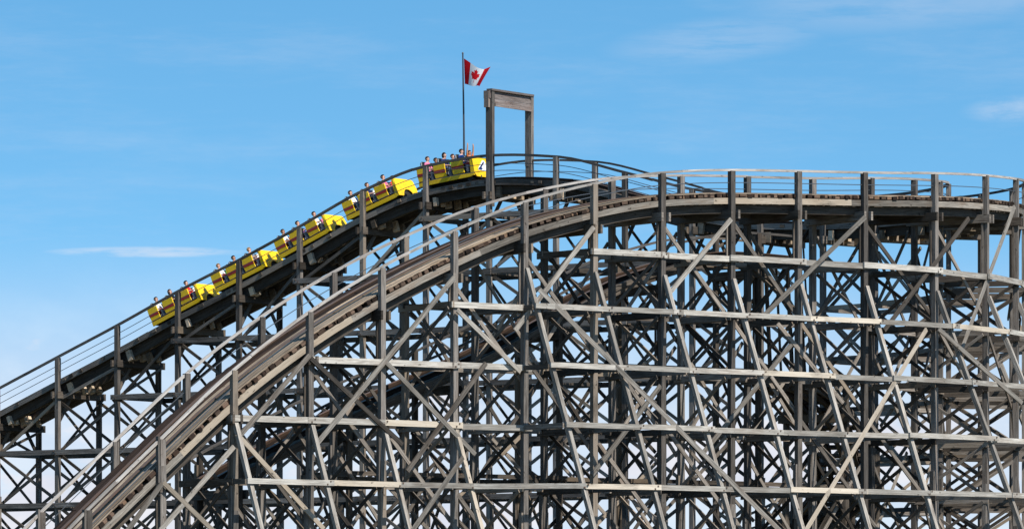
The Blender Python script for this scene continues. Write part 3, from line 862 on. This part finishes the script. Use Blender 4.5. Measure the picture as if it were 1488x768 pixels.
def place(o, s, lift_=0.13):
    ds = 1.3
    pa, _ = plan(s-ds); pb_, _ = plan(s+ds)
    a = V3(pa, DECK(s-ds)); b_ = V3(pb_, DECK(s+ds))
    x = (b_-a).normalized(); y = Vector((0, 0, 1)).cross(x).normalized(); z = x.cross(y)
    M_ = Matrix((x, y, z)).transposed().to_4x4(); M_.translation = (a+b_)/2 + z*lift_
    o.matrix_world = M_ @ Matrix.Diagonal((CAR_X, 1.0, CAR_Z, 1.0))
    return M_
NOSE = [704, 598, 499, 405, 312]
LBL = ['yellow coaster car leading the train at the crest, emblem on its nose',
       'yellow coaster car directly behind the lead car under the crest',
       'yellow coaster car in the middle of the five-car train',
       'yellow coaster car just ahead of the rearmost car',
       'rearmost yellow coaster car, lowest on the lift hill']
SHORT = ['lead car', 'car behind the lead car', 'middle car', 'car ahead of the rearmost', 'rearmost car']
lead = make_car(True); plain = make_car(False)
cars = [lead, plain] + [copy_tree(plain) for _ in range(3)]
s_pos = []
for i, c in enumerate(cars):
    sn = s_for(NOSE[i], 0.0, -60, 20)
    # nose centre at that bearing; the car's origin sits 1.7 m behind it
    s_pos.append(sn-1.7*0.90*0.94)
    tag(c, LBL[i], 'coaster car', 'cars of the yellow roller coaster train')

# ---------------------------------------------------------------- riders
SKIN = [mat('skin_light', (0.62, 0.36, 0.26), 0.55), mat('skin_tan', (0.42, 0.22, 0.14), 0.55), mat('skin_brown', (0.20, 0.10, 0.06), 0.55)]
HAIR = {'dark': mat('dark_hair', (0.012, 0.009, 0.008), 0.6), 'brown': mat('brown_hair', (0.06, 0.03, 0.015), 0.6), 'fair': mat('fair_hair', (0.36, 0.22, 0.09), 0.6)}
SHIRT = {'red': (0.55, 0.03, 0.025), 'white': (0.75, 0.75, 0.74), 'navy': (0.02, 0.03, 0.09), 'black': (0.015, 0.015, 0.017), 'blue': (0.08, 0.16, 0.40), 'pink': (0.60, 0.16, 0.28),
         'green': (0.10, 0.36, 0.06), 'grey': (0.20, 0.20, 0.21), 'orange': (0.65, 0.17, 0.04), 'purple': (0.17, 0.06, 0.25)}
SHIRTM = {k: mat(k+'_shirt_cloth', v, 0.85, 0, 0.1) for k, v in SHIRT.items()}
PANTS = {k: mat(k+'_trouser_cloth', v, 0.85, 0, 0.1) for k, v in {'denim': (0.06, 0.09, 0.19), 'khaki': (0.33, 0.26, 0.17), 'dark': (0.02, 0.02, 0.025), 'red': (0.42, 0.03, 0.03), 'white': (0.65, 0.65, 0.65)}.items()}
SHOE = mat('shoe_rubber', (0.03, 0.03, 0.035), 0.6)
def body_mesh(arms):
    """One seated figure grown with a Skin modifier; origin at the seat under the hips, x forward, z up."""
    vs = []; es = []; rs = []
    def add(p, r, par=None):
        vs.append(p); rs.append(r if isinstance(r, tuple) else (r, r)); k = len(vs)-1
        if par is not None: es.append((par, k))
        return k
    pel = add((0.02, 0, 0.11), (0.15, 0.115)); wa = add((0.0, 0, 0.28), (0.135, 0.10), pel); ch_ = add((-0.01, 0, 0.44), (0.155, 0.115), wa)
    sh_ = add((-0.01, 0, 0.53), (0.12, 0.09), ch_); nk = add((0.01, 0, 0.61), 0.052, sh_); jw = add((0.035, 0, 0.675), (0.066, 0.075), nk); hd = add((0.025, 0, 0.75), (0.078, 0.094), jw); tp = add((0.02, 0, 0.815), (0.055, 0.065), hd)
    for sd in (1, -1):
        sj = add((-0.01, 0.18*sd, 0.50), 0.062, sh_)
        if arms == 0:   pts = [((0.10, 0.22*sd, 0.27), 0.045), ((0.34, 0.17*sd, 0.26), 0.034), ((0.42, 0.16*sd, 0.265), 0.030)]
        elif arms == 1: pts = [((0.06, 0.23*sd, 0.26), 0.045), ((0.26, 0.13*sd, 0.19), 0.034), ((0.34, 0.11*sd, 0.18), 0.030)]
        else:           pts = [((0.06, 0.25*sd, 0.74), 0.045), ((0.12, 0.24*sd, 0.99), 0.034), ((0.13, 0.235*sd, 1.07), 0.032)]
        q = sj
        for p, r in pts: q = add(p, r, q)
        w0 = Vector(pts[-1][0]); dv = (Vector(pts[-1][0])-Vector(pts[-2][0])).normalized()
        for fi in range(4):                              # fingers, unequal, curled
            side_ = Vector((0, 1, 0))*(fi-1.5)*0.02
            a_ = add(tuple(w0+dv*0.035+side_), 0.010, q); b_ = add(tuple(w0+dv*(0.085-0.008*abs(fi-1.3))+side_*1.1+Vector((0, 0, -0.012 if arms < 2 else 0.0))), 0.008, a_)
        add(tuple(w0+dv*0.03+Vector((0, -0.045*sd, 0.01))), 0.010, q)
        hp = add((0.06, 0.095*sd, 0.09), 0.092, pel); kn = add((0.44, 0.12*sd, 0.12), 0.062, hp); cf = add((0.49, 0.12*sd, -0.06), 0.056, kn); an = add((0.50, 0.12*sd, -0.23), 0.038, cf); toe = add((0.62, 0.125*sd, -0.255), (0.042, 0.03), an)
    me = bpy.data.meshes.new('person_skin'); me.from_pydata(vs, es, [])
    o = bpy.data.objects.new('person_skin', me); COL.objects.link(o)
    sk = o.modifiers.new('skin', 'SKIN'); sk.use_smooth_shade = True
    for i, r in enumerate(rs): me.skin_vertices[0].data[i].radius = r
    me.skin_vertices[0].data[0].use_root = True
    sb_ = o.modifiers.new('sub', 'SUBSURF'); sb_.levels = 1; sb_.render_levels = 1
    dg = bpy.context.evaluated_depsgraph_get(); ev = o.evaluated_get(dg)
    out_ = bpy.data.meshes.new_from_object(ev, depsgraph=dg); out_.name = 'person'
    bpy.data.objects.remove(o)
    for _ in range(4): out_.materials.append(SKIN[0])
    for p in out_.polygons:
        c = p.center; x, y, z = c
        if z < -0.185: i = 3
        elif z < 0.20 and abs(y) < 0.22 and (x > 0.10 or z < 0.17): i = 2
        elif z > 0.585 and abs(y) < 0.15: i = 0
        elif arms == 2 and z > 0.68: i = 0
        elif x > 0.13 and abs(y) > 0.08 and z > 0.15: i = 0
        else: i = 1
        if arms == 1 and x > 0.2 and 0.145 < z < 0.26 and x < 0.42 and z > 0.2: i = 0
        p.material_index = i; p.use_smooth = True
    return out_
BODY = [body_mesh(0), body_mesh(1), body_mesh(2)]
import bmesh
def lump(r, sc, loc, cut=None):
    bm = bmesh.new(); bmesh.ops.create_icosphere(bm, subdivisions=2, radius=r)
    if cut: bmesh.ops.delete(bm, geom=[f for f in bm.faces if cut(f.calc_center_median())], context='FACES')
    for v in bm.verts: v.co = Vector((v.co.x*sc[0]+loc[0], v.co.y*sc[1]+loc[1], v.co.z*sc[2]+loc[2]))
    me = bpy.data.meshes.new('hair'); bm.to_mesh(me); bm.free()
    for p in me.polygons: p.use_smooth = True
    return me
HAIRM = [lump(0.1, (1.12, 1.0, 1.05), (0.012, 0, 0.765), lambda c: c.x > 0.035 and c.z < 0.035 or c.z < -0.065),
         lump(0.1, (1.15, 1.05, 1.5), (-0.005, 0, 0.735), lambda c: c.x > 0.03 and c.z < 0.05)]
def face_mesh():
    """Nose, brow, eyes, mouth and ears standing on the front of the head."""
    mb = MB()
    mb.beam((0.105, 0, 0.735), (0.128, 0, 0.712), 0.026, 0.026, mi=0)
    for sd in (1, -1):
        mb.beam((0.098, 0.034*sd-0.012, 0.748), (0.098, 0.034*sd+0.012, 0.748), 0.014, 0.012, mi=1)
        mb.beam((0.02, 0.088*sd, 0.715), (0.02, 0.088*sd, 0.76), 0.03, 0.02, up=(0, 1, 0), mi=0)
    mb.beam((0.10, -0.024, 0.680), (0.10, 0.024, 0.680), 0.012, 0.012, mi=2)
    return mb
LIP = mat('lips', (0.40, 0.10, 0.09), 0.5); EYE_M = mat('eye', (0.02, 0.015, 0.012), 0.2)
fb = face_mesh().build('face', [SKIN[0], EYE_M, LIP]); FACE = fb.data; bpy.data.objects.remove(fb)
# car, row (0 rear .. 2 front), side (+1 far, -1 near), shirt, trousers, hair, long?, skin, arms
RID = [
 (1, 0, 1, 'blue', 'khaki', 'dark', 1, 0, 0), (2, 0, 1, 'orange', 'dark', 'brown', 1, 1, 0), (3, 0, 1, 'green', 'denim', 'brown', 0, 0, 1), (4, 0, 1, 'navy', 'khaki', 'fair', 1, 0, 0),
 (0, 0, -1, 'pink', 'dark', 'brown', 0, 0, 0), (0, 0, 1, 'grey', 'dark', 'dark', 0, 1, 1), (0, 1, -1, 'navy', 'denim', 'dark', 1, 0, 0), (0, 1, 1, 'green', 'khaki', 'brown', 0, 0, 1),
 (0, 2, -1, 'blue', 'red', 'dark', 0, 0, 0), (0, 2, 1, 'orange', 'dark', 'brown', 0, 1, 2),
 (1, 0, -1, 'white', 'denim', 'brown', 0, 0, 1), (1, 1, -1, 'navy', 'dark', 'brown', 0, 0, 0), (1, 1, 1, 'white', 'denim', 'dark', 0, 1, 1), (1, 2, -1, 'pink', 'khaki', 'dark', 0, 0, 0), (1, 2, 1, 'red', 'dark', 'brown', 0, 0, 0),
 (2, 0, -1, 'white', 'red', 'dark', 0, 1, 1), (2, 1, -1, 'purple', 'red', 'dark', 0, 0, 0), (2, 1, 1, 'blue', 'denim', 'dark', 0, 1, 1), (2, 2, -1, 'white', 'white', 'dark', 0, 0, 0), (2, 2, 1, 'pink', 'denim', 'dark', 0, 0, 0),
 (3, 0, -1, 'white', 'red', 'fair', 0, 0, 1), (3, 1, -1, 'black', 'red', 'dark', 0, 1, 0), (3, 1, 1, 'purple', 'denim', 'dark', 0, 0, 1), (3, 2, -1, 'grey', 'red', 'fair', 0, 0, 0), (3, 2, 1, 'white', 'denim', 'dark', 0, 1, 0),
 (4, 0, -1, 'white', 'red', 'dark', 0, 0, 1), (4, 1, -1, 'black', 'denim', 'brown', 1, 0, 0), (4, 1, 1, 'black', 'dark', 'dark', 0, 1, 1), (4, 2, -1, 'red', 'red', 'dark', 0, 0, 0), (4, 2, 1, 'white', 'denim', 'dark', 0, 0, 1),
]
ROWN = ['rear seat', 'middle seat', 'front seat']
PN = {'denim': 'blue jeans', 'khaki': 'khaki trousers', 'dark': 'dark trousers', 'red': 'red trousers', 'white': 'white trousers'}
FRAME = [place(c, s_pos[i]) for i, c in enumerate(cars)]
for (ci, row, side, sh, pa, ha, lg, sk_, ar) in RID:
    M_ = FRAME[ci]
    p = bpy.data.objects.new('person', BODY[ar]); COL.objects.link(p)
    a = PAN[row][0]
    p.matrix_world = M_ @ Matrix.Translation(((a+0.30)*CAR_X, 0.34*side, 0.71)) @ Matrix.Rotation(random.uniform(-0.12, 0.12), 4, 'Z') @ Matrix.Rotation(random.uniform(-0.05, 0.10), 4, 'Y')
    for k, m in enumerate((SKIN[sk_], SHIRTM[sh], PANTS[pa], SHOE)):
        p.material_slots[k].link = 'OBJECT'; p.material_slots[k].material = m
    h = bpy.data.objects.new('hair', HAIRM[lg]); COL.objects.link(h); h.parent = p
    if not HAIRM[lg].materials: HAIRM[lg].materials.append(HAIR['dark'])
    h.material_slots[0].link = 'OBJECT'; h.material_slots[0].material = HAIR[ha]
    f = bpy.data.objects.new('face', FACE); COL.objects.link(f); f.parent = p
    f.material_slots[0].link = 'OBJECT'; f.material_slots[0].material = SKIN[sk_]
    tag(p, f'person in {sh} shirt, {"near" if side < 0 else "far"} side {ROWN[row]} of the {SHORT[ci]}', 'person', 'riders on the roller coaster train')
